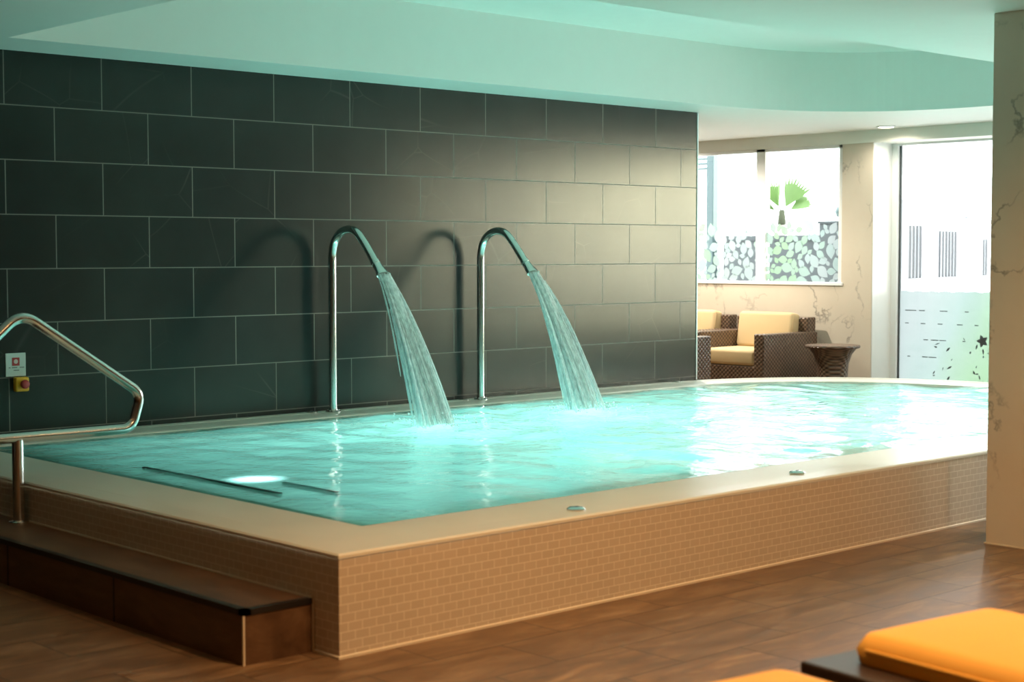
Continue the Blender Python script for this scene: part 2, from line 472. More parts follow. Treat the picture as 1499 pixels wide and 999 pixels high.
# ------------------------------------------------------------------ pool outline
def outline(left, front, back, cx, rx, cy, nst=26, narc=64, pw=2.1):
    """closed loop, counter-clockwise from the front-left corner; straight sides and a rounded right end"""
    pts = []
    for i in range(nst): pts.append((left + (cx - left) * i / nst, front))
    for i in range(narc):
        t = -PI / 2 + PI * i / narc
        c, s = math.cos(t), math.sin(t)
        ry = (cy - front) if s < 0 else (back - cy)
        pts.append((cx + rx * abs(c) ** (2 / pw), cy + math.copysign(ry * abs(s) ** (2 / pw), s)))
    for i in range(nst): pts.append((cx - (cx - left) * i / nst, back))
    for i in range(12): pts.append((left, back + (front - back) * i / 12))
    return pts
def pool_loop(d):
    """outline moved inwards by d; the back strip is narrower than the others"""
    db = d * 0.30 / 0.44
    return outline(-0.74 + d, -4.085 + d, -0.004 - db, 5.4, 2.0 - d * 0.9, -2.0)
def z3(loop, z): return [(x, y, z) for x, y in loop]

RIM = 0.366
WATER_Z = 0.352
SOFFIT = 2.53

# ------------------------------------------------------------------ setting
b = MB()
allp = [Vector((x, y, 0)) for x, y in ((-8.2, -12.2), (8.86, -12.2), (8.86, 5.2), (-8.2, 5.2))] + [Vector((x, y, 0)) for x, y in pool_loop(0.03)]
vs = [b.bm.verts.new(p) for p in allp]
for t in tessellate_polygon([allp[:4], allp[4:]]):
    try: b.bm.faces.new([vs[i] for i in t])
    except ValueError: pass
bmesh.ops.recalc_face_normals(b.bm, faces=b.bm.faces)
b.build('floor', M_FLOOR, kind='structure')
b = MB(); b.box((-8.2, 0.0, 0.0), (5.9, 5.2, 2.9)); b.build('wall_back', M_TILE, kind='structure')
b = MB(); b.box((-8.4, -12.2, 0.0), (-8.0, 0.0, 2.6)); b.build('wall_left', M_WARMW, kind='structure')
b = MB(); b.box((-8.2, -12.4, 0.0), (8.9, -12.0, 2.6)); b.build('wall_front', M_WARMW, kind='structure')
b = MB(); b.box((5.9, 5.0, 0.0), (8.9, 5.4, 2.6)); b.build('wall_lounge', M_MARB, kind='structure')
b = MB(); b.box((5.896, -0.006, RIM), (5.908, 0.006, SOFFIT)); b.build('trim_1', M_WHITE, kind='structure')
# window wall: marble below the sill, the pier, and the far end
WX = 8.5
HEAD = 2.415
b = MB()
b.box((WX, 0.44, 0), (WX + 0.36, 5.2, 1.085)); b.box((WX, 0.10, 0), (WX + 0.36, 0.44, HEAD)); b.box((WX, 4.3, 1.085), (WX + 0.36, 5.2, HEAD))
b.build('wall_right', M_MARB, kind='structure')
b = MB(); b.box((WX, -12.2, 0), (WX + 0.36, -6.6, HEAD)); b.build('wall_right', M_DARKW, kind='structure')
b = MB(); b.box((WX - 0.012, -12.0, HEAD), (WX + 0.36, 5.0, SOFFIT + 0.05)); b.build('trim_2', M_PAINT, kind='structure')
b = MB(); b.box((WX + 0.004, 0.092, 0), (WX + 0.30, 0.1005, HEAD)); b.build('trim_3', M_REVEAL, kind='structure')

# ceiling: soffit with the tray over the pool
def tray_loop():
    return outline(-0.2, -3.42, -0.49, 5.4, 1.72, -1.95, 24, 64, 2.5)
TL = tray_loop()
outer = [(-8.2, -12.2), (8.6, -12.2), (8.6, 5.2), (-8.2, 5.2)]
b = MB()
allp = [Vector((x, y, SOFFIT)) for x, y in outer] + [Vector((x, y, SOFFIT)) for x, y in TL]
tris = tessellate_polygon([allp[:4], allp[4:]])
vs = [b.bm.verts.new(p) for p in allp]
for t in tris:
    try: b.bm.faces.new([vs[i] for i in t])
    except ValueError: pass
b.build('ceiling', M_CEIL, kind='structure')
b = MB(); b.ring_strip(z3(TL, SOFFIT), z3(TL, 3.0)); b.poly(z3(TL, 3.0)); 
b.build('ceiling_tray', M_CEIL, kind='structure')

# marble pillar
b = MB(); b.box((2.85, -5.06, 0), (3.46, -4.44, SOFFIT), bevel=0.004, seg=1)
b.build('pillar', M_MARB, kind='structure')
b = MB(); b.box((2.845, -5.066, 0), (3.466, -4.434, 0.006)); b.build('trim_4', M_GROUT, kind='structure')

# ------------------------------------------------------------------ windows and door
def frame_box(b, x0, x1, y0, y1, z0, z1): b.box((x0, y0, z0), (x1, y1, z1), bevel=0.003, seg=1)
w = MB()
frame_box(w, WX + 0.01, WX + 0.09, 0.44, 4.3, HEAD - 0.03, HEAD)
frame_box(w, WX - 0.012, WX + 0.09, 0.42, 4.3, 1.085, 1.115)
for y in (0.455, 1.415, 2.9, 4.27): frame_box(w, WX + 0.01, WX + 0.09, y - (0.055 if y == 1.415 else 0.015), y + (0.055 if y == 1.415 else 0.03), 1.085, HEAD)
win = w.build('window_1', M_WHITE, kind='structure')
g = MB(); g.box((WX + 0.05, 0.45, 1.11), (WX + 0.056, 4.27, HEAD - 0.02)); g.build('pane', M_GLASS, win)
# leaf print on the lower panes
lm = MB(); tones = []
def leaf_on(bm, cy, cz, L, W, ang, x):
    n = 7; up = []; lo = []
    for i in range(n + 1):
        t = i / n
        wv = W * math.sin(PI * t ** 0.85)
        up.append((t * L, wv)); lo.append((t * L, -wv))
    pts = up + lo[::-1][1:-1]
    ca, sa = math.cos(ang), math.sin(ang)
    bm.faces.new([bm.verts.new((x, cy + p * ca - q * sa, cz + p * sa + q * ca)) for p, q in pts])
k = 0
GW, GH, GS = 700, 150, 0.004
occ = np.zeros((GW, GH), bool)
gy, gz = np.meshgrid(0.45 + GS * np.arange(GW), 1.10 + GS * np.arange(GH), indexing='ij')
def leaf_mask(cy, cz, L, W, ang):
    dy, dz = gy - cy, gz - cz
    u = (dy * math.cos(ang) + dz * math.sin(ang)) / L; v = -dy * math.sin(ang) + dz * math.cos(ang)
    uc = np.clip(u, 0, 1)
    return (u > 0) & (u < 1) & (np.abs(v) < W * np.sin(PI * uc ** 0.85))
for i in range(3000):
    cy, cz = random.uniform(0.47, 3.2), 1.09 + 0.53 * random.random() ** 1.1
    if 1.35 < cy < 1.48: continue
    tn = min(1, max(0, 0.25 + 0.6 * (0.5 + 0.5 * math.sin(cy * 5.2 + 1.9)) + random.uniform(-0.25, 0.25)))
    sc = 1.0 if i < 700 else 0.62
    L = random.uniform(0.10, 0.165) * sc; a0 = random.uniform(0, 2 * PI)
    mk = leaf_mask(cy, cz, L, L * 0.33, a0)
    if mk.sum() < 12 or (mk & occ).sum() > 0.07 * mk.sum(): continue
    occ |= mk
    leaf_on(lm.bm, cy, cz, L, L * 0.33, a0, WX + 0.046 - k * 0.00001)
    tones.append(tn); k += 1
leaf_ob = lm.build('leaf_print', M_LEAF_FILM, win, recalc=False)
# keep the leaves within the glass
for v in leaf_ob.data.vertices:
    v.co.z = max(1.116, v.co.z); v.co.y = max(0.472, v.co.y)
at = leaf_ob.data.attributes.new('tone', 'FLOAT', 'FACE')
for i, t in enumerate(tones): at.data[i].value = t

DX = 8.80
d = MB()
for y0, y1 in ((0.03, 0.095), (-1.32, -1.24)): frame_box(d, DX, DX + 0.07, y0, y1, 0, HEAD)
frame_box(d, DX, DX + 0.07, -1.24, 0.03, HEAD - 0.02, HEAD + 0.05); frame_box(d, DX, DX + 0.07, -1.24, 0.03, 0, 0.05)
door = d.build('door_1', M_WHITE, kind='structure')
g = MB(); g.box((DX + 0.035, -1.245, 0.045), (DX + 0.043, 0.035, HEAD)); g.build('pane', M_GLASS, door)
g = MB(); g.box((DX + 0.030, 0.010, 0.05), (DX + 0.048, 0.031, HEAD - 0.02)); g.build('seal', M_GREY, door)
# frosted film with a ragged upper edge and cut-out marks
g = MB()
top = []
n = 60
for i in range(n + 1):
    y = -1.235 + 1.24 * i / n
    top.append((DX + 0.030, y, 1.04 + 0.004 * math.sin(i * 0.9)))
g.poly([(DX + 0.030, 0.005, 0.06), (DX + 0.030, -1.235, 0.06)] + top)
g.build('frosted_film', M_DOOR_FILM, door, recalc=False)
g = MB()
for zz, segs in ((0.86, ((-.05, .05), (-.10, .07), (-.20, .06), (-.42, .08), (-.68, .04))), (0.74, ((-.05, .04), (-.22, .05), (-.40, .05), (-.60, .06), (-.78, .04))),
                 (0.59, ((-.25, .05), (-.33, .08), (-.42, .07), (-.66, .03))), (0.43, ((-.08, .03), (-.24, .06), (-.31, .08)))):
    for y, L in segs:
        g.box((DX + 0.0285, y - L, zz - 0.004), (DX + 0.0295, y, zz + 0.004), mtx=None)
for i in range(26):
    y, zz = random.uniform(-1.15, -0.30), random.uniform(0.12, 0.62)
    leaf_on(g.bm, y, zz, random.uniform(0.02, 0.06), random.uniform(0.004, 0.010), random.uniform(0, 2 * PI), DX + 0.0285)
for j in range(5): leaf_on(g.bm, -0.862, 0.60, 0.06, 0.018, j * 1.25, DX + 0.0285)
g.build('cut_out_marks', M_GREY, door, recalc=False)
# glazing that carries on behind the pillar
d = MB()
ys = (-1.32, -2.65, -4.0, -5.3, -6.57)
for y in ys: frame_box(d, DX, DX + 0.07, y - 0.04, y + 0.04 if y != -1.32 else y, 0, HEAD)
frame_box(d, DX, DX + 0.07, -6.6, -1.32, HEAD - 0.03, HEAD + 0.05); frame_box(d, DX, DX + 0.07, -6.6, -1.32, 0, 0.05)
w2 = d.build('window_2', M_WHITE, kind='structure')
g = MB(); g.box((DX + 0.035, -6.6, 0.045), (DX + 0.043, -1.30, HEAD)); g.build('pane', M_GLASS, w2)
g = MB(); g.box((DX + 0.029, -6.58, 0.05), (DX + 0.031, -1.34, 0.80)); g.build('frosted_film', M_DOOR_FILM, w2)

# ------------------------------------------------------------------ outside
b = MB(); b.box((8.87, -40, -0.2), (60, 40, -0.02)); b.build('ground', M_PAVE, kind='structure')

# ------------------------------------------------------------------ the raised pool
pool = thing('whirlpool', 'raised indoor pool with cream mosaic sides and rounded far end', 'pool', (0, 0, 0))
O = pool_loop(0.0)
b = MB()
uvl = b.bm.loops.layers.uv.new('UVMap')
lo = [b.bm.verts.new((x, y, 0)) for x, y in O]; hi = [b.bm.verts.new((x, y, RIM - 0.012)) for x, y in O]
cum = [0.0]
for i in range(len(O)): cum.append(cum[-1] + math.dist(O[i], O[(i + 1) % len(O)]))
for i in range(len(O)):
    j = (i + 1) % len(O)
    f = b.bm.faces.new((lo[i], lo[j], hi[j], hi[i]))
    for l, uv in zip(f.loops, ((cum[i], 0), (cum[i + 1], 0), (cum[i + 1], RIM - 0.012), (cum[i], RIM - 0.012))): l[uvl].uv = (uv[0] + 30, uv[1] + 3)
b.build('mosaic_wall', M_MOS, pool)
b = MB()   # rounded outer nosing
prof = [(-0.004, RIM - 0.016), (-0.004, RIM - 0.006), (0.004, RIM), (0.118, RIM), (0.122, RIM - 0.004)]
for (d0, a0), (d1, a1) in zip(prof[:-1], prof[1:]): b.ring_strip(z3(pool_loop(d0), a0), z3(pool_loop(d1), a1))
bmesh.ops.remove_doubles(b.bm, verts=b.bm.verts, dist=1e-5)
b.build('nosing', M_NOSE, pool)
b = MB()
prof = [(0.122, RIM - 0.004), (0.126, RIM - 0.002), (0.40, RIM - 0.003), (0.43, RIM - 0.008), (0.445, WATER_Z - 0.012), (0.60, WATER_Z - 0.030), (0.61, 0.22)]
for (d0, a0), (d1, a1) in zip(prof[:-1], prof[1:]): b.ring_strip(z3(pool_loop(d0), a0), z3(pool_loop(d1), a1))
bmesh.ops.remove_doubles(b.bm, verts=b.bm.verts, dist=1e-5)
b.build('coping', M_COPE, pool)
b = MB(); I = pool_loop(0.63)
b.ring_strip(z3(I, 0.27), z3(I, -0.62)); b.poly(z3(I, -0.62)); b.ring_strip(z3(pool_loop(0.605), 0.27), z3(I, 0.27))
b.build('basin', M_BASIN, pool)
b = MB()
prof = [(-0.007, 0.0), (-0.007, 0.008), (0.0, 0.011)]
for (d0, a0), (d1, a1) in zip(prof[:-1], prof[1:]): b.ring_strip(z3(pool_loop(d0), a0), z3(pool_loop(d1), a1))
b.build('base_sealant', M_GROUT, pool)
# entry steps under the water with dark nosing tiles
b = MB(); b.box((-0.10, -3.3, -0.6), (-0.03, -0.6, 0.22)); b.box((-0.03, -3.3, -0.6), (0.24, -0.6, 0.0)); st = b.build('entry_steps', M_BASIN, pool)
b = MB(); b.box((-0.050, -2.72, 0.335), (-0.032, -1.55, 0.3535)); b.build('step_edge', M_DTEAL, pool)
b = MB(); b.box((0.152, -2.86, 0.335), (0.168, -2.45, 0.3535)); b.build('step_edge', M_DTEAL, pool)
for i, (x, y, e) in enumerate(POOL_LAMPS):
    b = MB(); b.lathe([(0.30, -0.62), (0.30, -0.60), (0.26, -0.585), (0.255, -0.60), (0.01, -0.60)], (x, y, 0), 28); b.build('pool_light', M_STEEL, pool, True)

# ------------------------------------------------------------------ water surface
JETS = [(2.17, 'jet'), (3.458, 'jet')]
def make_water():
    x0, x1, y0, y1 = -0.33, 7.05, -3.68, -0.27
    st = 0.026
    nx, ny = int((x1 - x0) / st), int((y1 - y0) / st)
    X, Y = np.meshgrid(np.linspace(x0, x1, nx), np.linspace(y0, y1, ny), indexing='ij')
    Z = np.zeros_like(X)
    r = np.random.default_rng(5)
    agit = 0.42 + 0.60 / (1 + np.exp(-(X - 1.7) * 2.2))
    # wind-free chop: many short waves
    for i in range(46):
        lam = 0.16 * (7.0 ** r.random())
        th = r.uniform(0, 2 * PI)
        kx, ky = math.cos(th) * 2 * PI / lam, math.sin(th) * 2 * PI / lam
        Z += 0.00055 * lam ** 0.9 * 4.2 * np.sin(kx * X + ky * Y + r.uniform(0, 2 * PI) + 0.7 * np.sin(1.7 * X + 2.3 * Y + i)) * agit
    F = np.zeros_like(X)
    for jx, _ in JETS:
        R = np.hypot(X - jx, Y + 1.16)
        Z += 0.010 * np.cos(2 * PI * R / 0.34 - 0.6) * np.exp(-R / 0.75) * (R > 0.05)
        Z += 0.018 * np.exp(-(R / 0.16) ** 2)
        Rf = np.hypot((X - jx - 0.25) / 1.5, (Y + 1.35))
        F = np.maximum(F, np.exp(-(Rf / 0.55) ** 2))
    Rb = np.hypot((X - 4.4) / 2.2, (Y + 2.0) / 1.0)
    F = np.maximum(F, 0.8 * np.exp(-(Rb) ** 2))
    fade = np.clip(np.minimum.reduce([X - x0, x1 - X + 10, Y - y0, y1 - Y]) / 0.22, 0.15, 1)
    Z = Z * fade
    Z = np.clip(Z, -0.03, 0.035)
    lp = np.array(pool_loop(0.425))
    # even-odd test of the vertices against the outline
    inside = np.zeros(X.shape, bool)
    xj, yj = lp[-1]
    for xi, yi in lp:
        c = ((yi > Y) != (yj > Y)) & (X < (xj - xi) * (Y - yi) / (yj - yi + 1e-12) + xi)
        inside ^= c
        xj, yj = xi, yi
    idx = -np.ones(X.shape, int)
    quad = inside[:-1, :-1] & inside[1:, :-1] & inside[:-1, 1:] & inside[1:, 1:]
    need = np.zeros(X.shape, bool)
    for a in (slice(None, -1), slice(1, None)):
        for c in (slice(None, -1), slice(1, None)): need[a, c] |= quad
    idx[need] = np.arange(need.sum())
    co = np.stack([X[need], Y[need], WATER_Z + Z[need] * 0.9], 1)
    q = np.stack([idx[:-1, :-1][quad], idx[1:, :-1][quad], idx[1:, 1:][quad], idx[:-1, 1:][quad]], 1)
    me = bpy.data.meshes.new('pool_water')
    me.from_pydata(co.tolist(), [], q.tolist())
    me.polygons.foreach_set('use_smooth', [True] * len(me.polygons))
    at = me.attributes.new('foam', 'FLOAT', 'POINT')
    at.data.foreach_set('value', F[need].astype(np.float32))
    me.materials.append(M_WATER)
    o = bpy.data.objects.new('pool_water', me)
    COL.objects.link(o)
    o['kind'] = 'stuff'
    tag(o, 'rippling turquoise water filling the raised pool', 'water')
make_water()

# ------------------------------------------------------------------ water spouts and their jets
TIP = (-0.640, 1.262)
def make_spout(x, label):
    t = thing('water_spout', label, 'water spout', (x, -0.105, RIM - 0.002), 0, 'swan-neck spouts on the back coping')
    path = [(0, 0, 0.02), (0, 0, 0.55), (0, 0, 0.93)] 
    arc = smooth_path([(0, 0, 0.93), (0, -0.004, 1.03), (0, -0.035, 1.115), (0, -0.10, 1.168), (0, -0.185, 1.186), (0, -0.265, 1.165), (0, -0.33, 1.11), (0, -0.40, 1.035), (0, -0.455, 0.972)], 6)
    b = MB(); b.tube([(0, 0, 0.0), (0, 0, 0.5)] + arc, 0.0262, 20); autosmooth(b.build('pipe', M_STEEL, t))
    b = MB(); b.tube([(0, -0.448, 0.980), (0, -0.462, 0.964)], 0.0300, 20); autosmooth(b.build('collar', M_STEEL, t))
    b = MB()
    b.tube([(0, -0.458, 0.968), (0, -0.49, 0.938), (0, -0.538, 0.896)], [0.0275, 0.030, 0.036], 20, True, [(1, 1), (0.92, 1.15), (0.80, 1.5)])
    autosmooth(b.build('nozzle', M_STEEL, t))
    b = MB(); b.lathe([(0.050, 0.0), (0.050, 0.006), (0.045, 0.010), (0.030, 0.012), (0.028, 0.022), (0.0265, 0.024)], (0, 0, 0), 28, False); fl = autosmooth(b.build('flange', M_STEEL, t))
    for a in range(4):
        c, s = 0.039 * math.cos(a * PI / 2 + .4), 0.039 * math.sin(a * PI / 2 + .4)
        b = MB(); b.lathe([(0.006, 0.008), (0.006, 0.015), (0.003, 0.017)], (c, s, 0), 8); b.build('bolt', M_STEEL, fl)
    return t
make_spout(2.17, 'curved steel water spout nearer the handrail, pouring into the pool')
make_spout(3.458, 'curved steel water spout nearer the lounge windows, pouring into the pool')

def make_jet(x, label, seed):
    r = random.Random(seed)
    t = thing('water_jet', label, 'water jet', (x, 0, 0), 0, 'falling jets from the two spouts')
    b = MB()
    def at_height(v, z):
        A, B, Cc = 4.9, v * 0.74, -(TIP[1] + 0.01 - z)
        tt = (-B + math.sqrt(B * B - 4 * A * Cc)) / (2 * A)
        return TIP[0] - 0.67 * v * tt
    seg, lev = 44, 26
    cor = [1 + 0.16 * r.uniform(-1, 1) for _ in range(seg)]
    rings = []
    for i in range(lev + 1):
        f = i / lev
        z = TIP[1] + 0.006 + (WATER_Z + 0.004 - TIP[1]) * f
        ya, yb = at_height(1.95, z), at_height(3.45, z)
        yc, hy = (ya + yb) / 2, max(0.030, abs(yb - ya) / 2)
        hx = 0.036 + 0.062 * f
        rings.append([b.bm.verts.new((hx * math.cos(2 * PI * j / seg) * cor[j] * (1 + .04 * r.uniform(-1, 1)), yc + hy * math.sin(2 * PI * j / seg) * cor[j] * (1 + .03 * r.uniform(-1, 1)), z)) for j in range(seg)])
    for i in range(lev):
        for j in range(seg): b.bm.faces.new((rings[i][j], rings[i][(j + 1) % seg], rings[i + 1][(j + 1) % seg], rings[i + 1][j]))
    for i in range(75):
        q = r.random()
        v = 1.65 + 2.0 * q if r.random() < .8 else 2.8 + 0.9 * r.random()
        lat0 = r.uniform(-0.045, 0.045); lat = lat0 * 1.6 + r.gauss(0, 0.05)
        off = (v - 2.9) * 0.010
        dy, dz = -0.67, -0.74
        y0 = TIP[0] + off * 0.9 * -1 + r.uniform(-.006, .006); z0 = TIP[1] + 0.012 - off * 0.5
        # time to reach the water
        A, B, Cc = 4.9, v * -dz, -(z0 - (WATER_Z + 0.005))
        T = (-B + math.sqrt(B * B - 4 * A * Cc)) / (2 * A)
        t0 = 0.0 if r.random() < 0.55 else r.uniform(0, 0.55) * T
        t1 = T if r.random() < 0.7 else r.uniform(0.6, 1.0) * T
        if t1 - t0 < 0.25 * T: t1 = T
        w0 = r.uniform(0.003, 0.0075); n = 11; pts = []; rad = []
        for j in range(n):
            tt = t0 + (t1 - t0) * j / (n - 1)
            pts.append((lat0 + lat * tt / T * 0.75, y0 + v * dy * tt, z0 + v * dz * tt - 4.9 * tt * tt))
            env = min(1.0, 0.35 + 3 * j / (n - 1), 0.35 + 3 * (n - 1 - j) / (n - 1)) if t0 > 0 or t1 < T else 1.0
            rad.append(w0 * env * (1 + 0.5 * tt / T) * r.uniform(0.85, 1.15))
        b.tube(pts, rad, 5, False)
    b.build('stream', M_JET, t, True)
    b = MB()
    for i in range(150):
        a = r.uniform(0, 2 * PI); R = abs(r.gauss(0, 0.15)); rr = r.uniform(0.003, 0.009)
        c = Vector((R * math.cos(a) * 1.1, -1.14 + R * math.sin(a), WATER_Z + 0.012 + abs(r.gauss(0, 0.05)) * math.exp(-R * 3)))
        bmesh.ops.create_icosphere(b.bm, subdivisions=1, radius=rr, matrix=Matrix.Translation(c))
    b.build('splash', M_JET, t, True, kind='stuff')
make_jet(2.17, 'white falling jet landing in the pool from the spout nearer the handrail', 3)
make_jet(3.458, 'white falling jet landing in the pool from the spout nearer the windows', 4)

# ------------------------------------------------------------------ handrail at the steps
HY = -1.749
h = thing('handrail', 'polished steel handrail loop standing on the brown step', 'handrail', (-0.787, HY, 0.19))
def hp(x, z): return (x + 0.787, 0.0, z - 0.19)
b = MB()
path = fillet([hp(-1.75, 0.572), hp(-0.215, 0.572), hp(-0.165, 0.735), hp(-0.76, 1.135), hp(-1.25, 0.70), hp(-1.25, 0.0 + 0.20)], [0.075, 0.075, 0.11, 0.1], 10)
b.tube(path[:-1] + [Vector(hp(-1.25, 0.02))], 0.0235, 18); autosmooth(b.build('rail', M_STEEL, h))
b = MB(); b.tube([hp(-0.787, 0.19), hp(-0.787, 0.562)], 0.0255, 18); autosmooth(b.build('post', M_STEEL, h))
b = MB(); b.lathe([(0.045, 0.0), (0.045, 0.005), (0.040, 0.009), (0.026, 0.011)], (0, 0, 0), 24, False); autosmooth(b.build('flange', M_STEEL, h))

# ------------------------------------------------------------------ step in front of the left side
s = thing('pool_step', 'low brown tiled step with black edge along the pool side', 'step', (-0.885, -2.6, 0))
b = MB(); b.box((-0.146, -1.337, 0), (0.1385, 2.58, 0.176)); b.build('body', M_STEP, s)
b = MB(); b.box((-0.146, -1.337, 0.176), (0.1385, 2.58, 0.190), bevel=0.002, seg=1); b.build('tread', M_STEP, s)
b = MB(); b.box((-0.150, -1.341, 0.172), (-0.118, 2.58, 0.1925)); b.box((-0.150, -1.341, 0.172), (0.1385, -1.311, 0.1925)); b.build('nosing', M_DARK, s)
b = MB(); b.box((-0.1495, -1.3405, 0.0), (-0.1425, -1.3335, 0.172)); b.build('corner_trim', M_GROUT, s)
for y in (-0.45, 0.45, 1.35):
    b = MB(); b.box((-0.1475, y - 0.005, 0.0), (-0.145, y + 0.005, 0.172)); b.build('tile_joint', M_DARK, s)
b = MB(); b.box((0.1365, -1.345, 0.0), (0.1405, -1.337, 0.192)); b.box((0.1325, -1.337, 0.190), (0.1405, 2.5, 0.196)); b.build('sealant', M_GROUT, s)

# ------------------------------------------------------------------ loungers in the foreground
def make_lounger(loc, rz, label):
    t = thing('sun_lounger', label, 'sun lounger', loc, rz, 'loungers facing the pool')
    b = MB()
    b.box((-0.38, -1.95, 0.318), (0.38, 0.075, 0.352), bevel=0.008)
    b.build('frame', M_WICKD, t)
    b = MB(); b.box((-0.34, -1.9, 0.23), (0.34, 0.03, 0.318), bevel=0.01); b.build('apron', M_WICKD, t)
    for sx in (-1, 1):
        for yy in (-0.06, -1.82):
            b = MB(); b.box((sx * 0.31 - 0.035, yy - 0.035, 0.0), (sx * 0.31 + 0.035, yy + 0.035, 0.24), bevel=0.006); b.build('leg', M_WICKD, t)
    b = MB(); nx, ny = 22, 60
    wd, ln, th = 0.285, 1.86, 0.076
    top = {}; bot = {}
    for i in range(nx + 1):
        for j in range(ny + 1):
            u = -1 + 2 * i / nx; v = j / ny
            ex = (1 - abs(u)) * wd; ey = min(v, 1 - v) * ln; e = min(ex, ey)
            round_ = 1 - max(0.0, 1 - e / 0.045) ** 2
            zt = 0.352 + th * (0.45 + 0.55 * math.sqrt(max(0, round_))) + 0.012 * math.sin(PI * (u + 1) / 2) * min(1, ey / .2)
            zt -= 0.005 * math.exp(-((v * ln - 0.62) / 0.015) ** 2)
            y = 0.0 - v * ln; x = u * wd
            rc = 0.055
            ax = abs(x) - (wd - rc); ay = abs(y + ln / 2) - (ln / 2 - rc)
            if ax > 0 and ay > 0:
                k2 = max(ax, ay) / math.hypot(ax, ay)
                x = math.copysign(wd - rc + ax * k2, x); y = math.copysign(ln / 2 - rc + ay * k2, y + ln / 2) - ln / 2
            top[i, j] = b.bm.verts.new((x, y, zt)); 
            if i in (0, nx) or j in (0, ny): bot[i, j] = b.bm.verts.new((x * 0.975, (y + ln / 2) * 0.992 - ln / 2, 0.353))
    for i in range(nx):
        for j in range(ny): b.bm.faces.new((top[i, j], top[i + 1, j], top[i + 1, j + 1], top[i, j + 1]))
    for i in range(nx):
        for j in (0, ny): b.bm.faces.new((top[i, j], top[i + 1, j], bot[i + 1, j], bot[i, j]))
    for j in range(ny):
        for i in (0, nx): b.bm.faces.new((top[i, j], top[i, j + 1], bot[i, j + 1], bot[i, j]))
    cu = b.build('cushion', M_ORNG, t, True)
    b = MB()
    loop = [(-wd + .002, -0.06, 0.392), (-wd + .002, -ln + 0.06, 0.392)]
    b.tube(loop, 0.005, 8); b.tube([(-wd + .06, -0.002, 0.392), (wd - .06, -0.002, 0.392)], 0.005, 8); b.build('piping', M_ORNG, cu, True)
    return t
ra = math.radians(-7)
make_lounger((-0.327, -6.120, 0), ra, 'sun lounger with orange cushion nearer the marble pillar')
make_lounger((-1.262, -6.125, 0), ra, 'orange cushioned sun lounger of which only one cushion corner shows')

# ------------------------------------------------------------------ lounge furniture
def make_chair(loc, rz, label):
    t = thing('wicker_armchair', label, 'armchair', loc, rz, 'wicker armchairs under the window')
    b = MB(); b.box((-0.33, -0.40, 0.05), (0.33, 0.40, 0.345), bevel=0.008); b.build('seat_base', M_WICK, t)
    for sx in (-1, 1):
        b = MB(); b.box((sx * 0.448 if sx < 0 else 0.33, -0.41, 0.05), (-0.33 if sx < 0 else 0.448, 0.41, 0.648), bevel=0.012); b.build('arm', M_WICK, t)
        for yy in (-0.35, 0.35):
            b = MB(); b.box((sx * 0.38 - 0.025, yy - 0.025, 0.0), (sx * 0.38 + 0.025, yy + 0.025, 0.055)); b.build('foot', M_FOOT, t)
    b = MB(); b.box((-0.43, 0.28, 0.05), (0.43, 0.405, 0.785), bevel=0.012); b.build('backrest', M_WICK, t)
    b = MB(); b.box((-0.326, -0.405, 0.347), (0.326, 0.22, 0.492), bevel=0.03, seg=4); autosmooth(b.build('seat_cushion', M_CUSH, t), 60)
    mt = Matrix.Translation((0, 0.20, 0.48)) @ Matrix.Rotation(math.radians(-9), 4, 'X')
    b = MB(); b.box((-0.325, -0.075, 0.0), (0.325, 0.065, 0.345), bevel=0.035, seg=4, mtx=mt); bc = autosmooth(b.build('back_cushion', M_CUSH, t), 60)
    pts = [(-0.325, -0.076, 0.02), (-0.325, -0.076, 0.325), (0.325, -0.076, 0.325), (0.325, -0.076, 0.02)]
    b = MB(); b.tube([mt @ Vector(p) + Vector((0, 0.03, 0.012)) for p in fillet(pts, 0.05, 6)], 0.006, 8); b.build('piping', M_CUSH, bc, True)
    return t
ch = make_chair((8.01, 1.093, 0), -PI / 2, 'brown wicker armchair with cream cushions beside the round side table')
dup(ch, (8.01, 2.045, 0), -PI / 2, 'brown wicker armchair under the window, half hidden by the dark tiled wall')
dup(ch, (6.635, 1.248, 0), PI / 2, 'wicker armchair of which only one side shows at the tiled wall end')
t = thing('side_table', 'round brown wicker side table with flared pedestal', 'side table', (8.05, 0.205, 0))
b = MB(); b.lathe([(0.02, 0.520), (0.225, 0.522), (0.245, 0.530), (0.250, 0.540), (0.246, 0.552), (0.02, 0.553)], seg=48); autosmooth(b.build('table_top', M_WICK, t))
b = MB(); b.lathe([(0.17, 0.0), (0.150, 0.10), (0.138, 0.25), (0.145, 0.38), (0.175, 0.47), (0.215, 0.521)], seg=40); autosmooth(b.build('pedestal', M_WICK, t), 60)

# ceiling downlight over the lounge
def make_downlight(x, y, label):
    t = thing('ceiling_downlight', label, 'ceiling light', (x, y, SOFFIT))
    b = MB(); b.lathe([(0.085, -0.001), (0.086, -0.007), (0.068, -0.010), (0.066, 0.004)], seg=32, caps=False); b.build('trim_ring', M_WHITE, t, True)
    b = MB(); b.lathe([(0.067, -0.0045), (0.065, -0.0125), (0.001, -0.0145)], seg=32); b.build('lens', M_LENS, t, True)
make_downlight(8.224, -0.222, 'small round recessed ceiling light in front of the glass door')

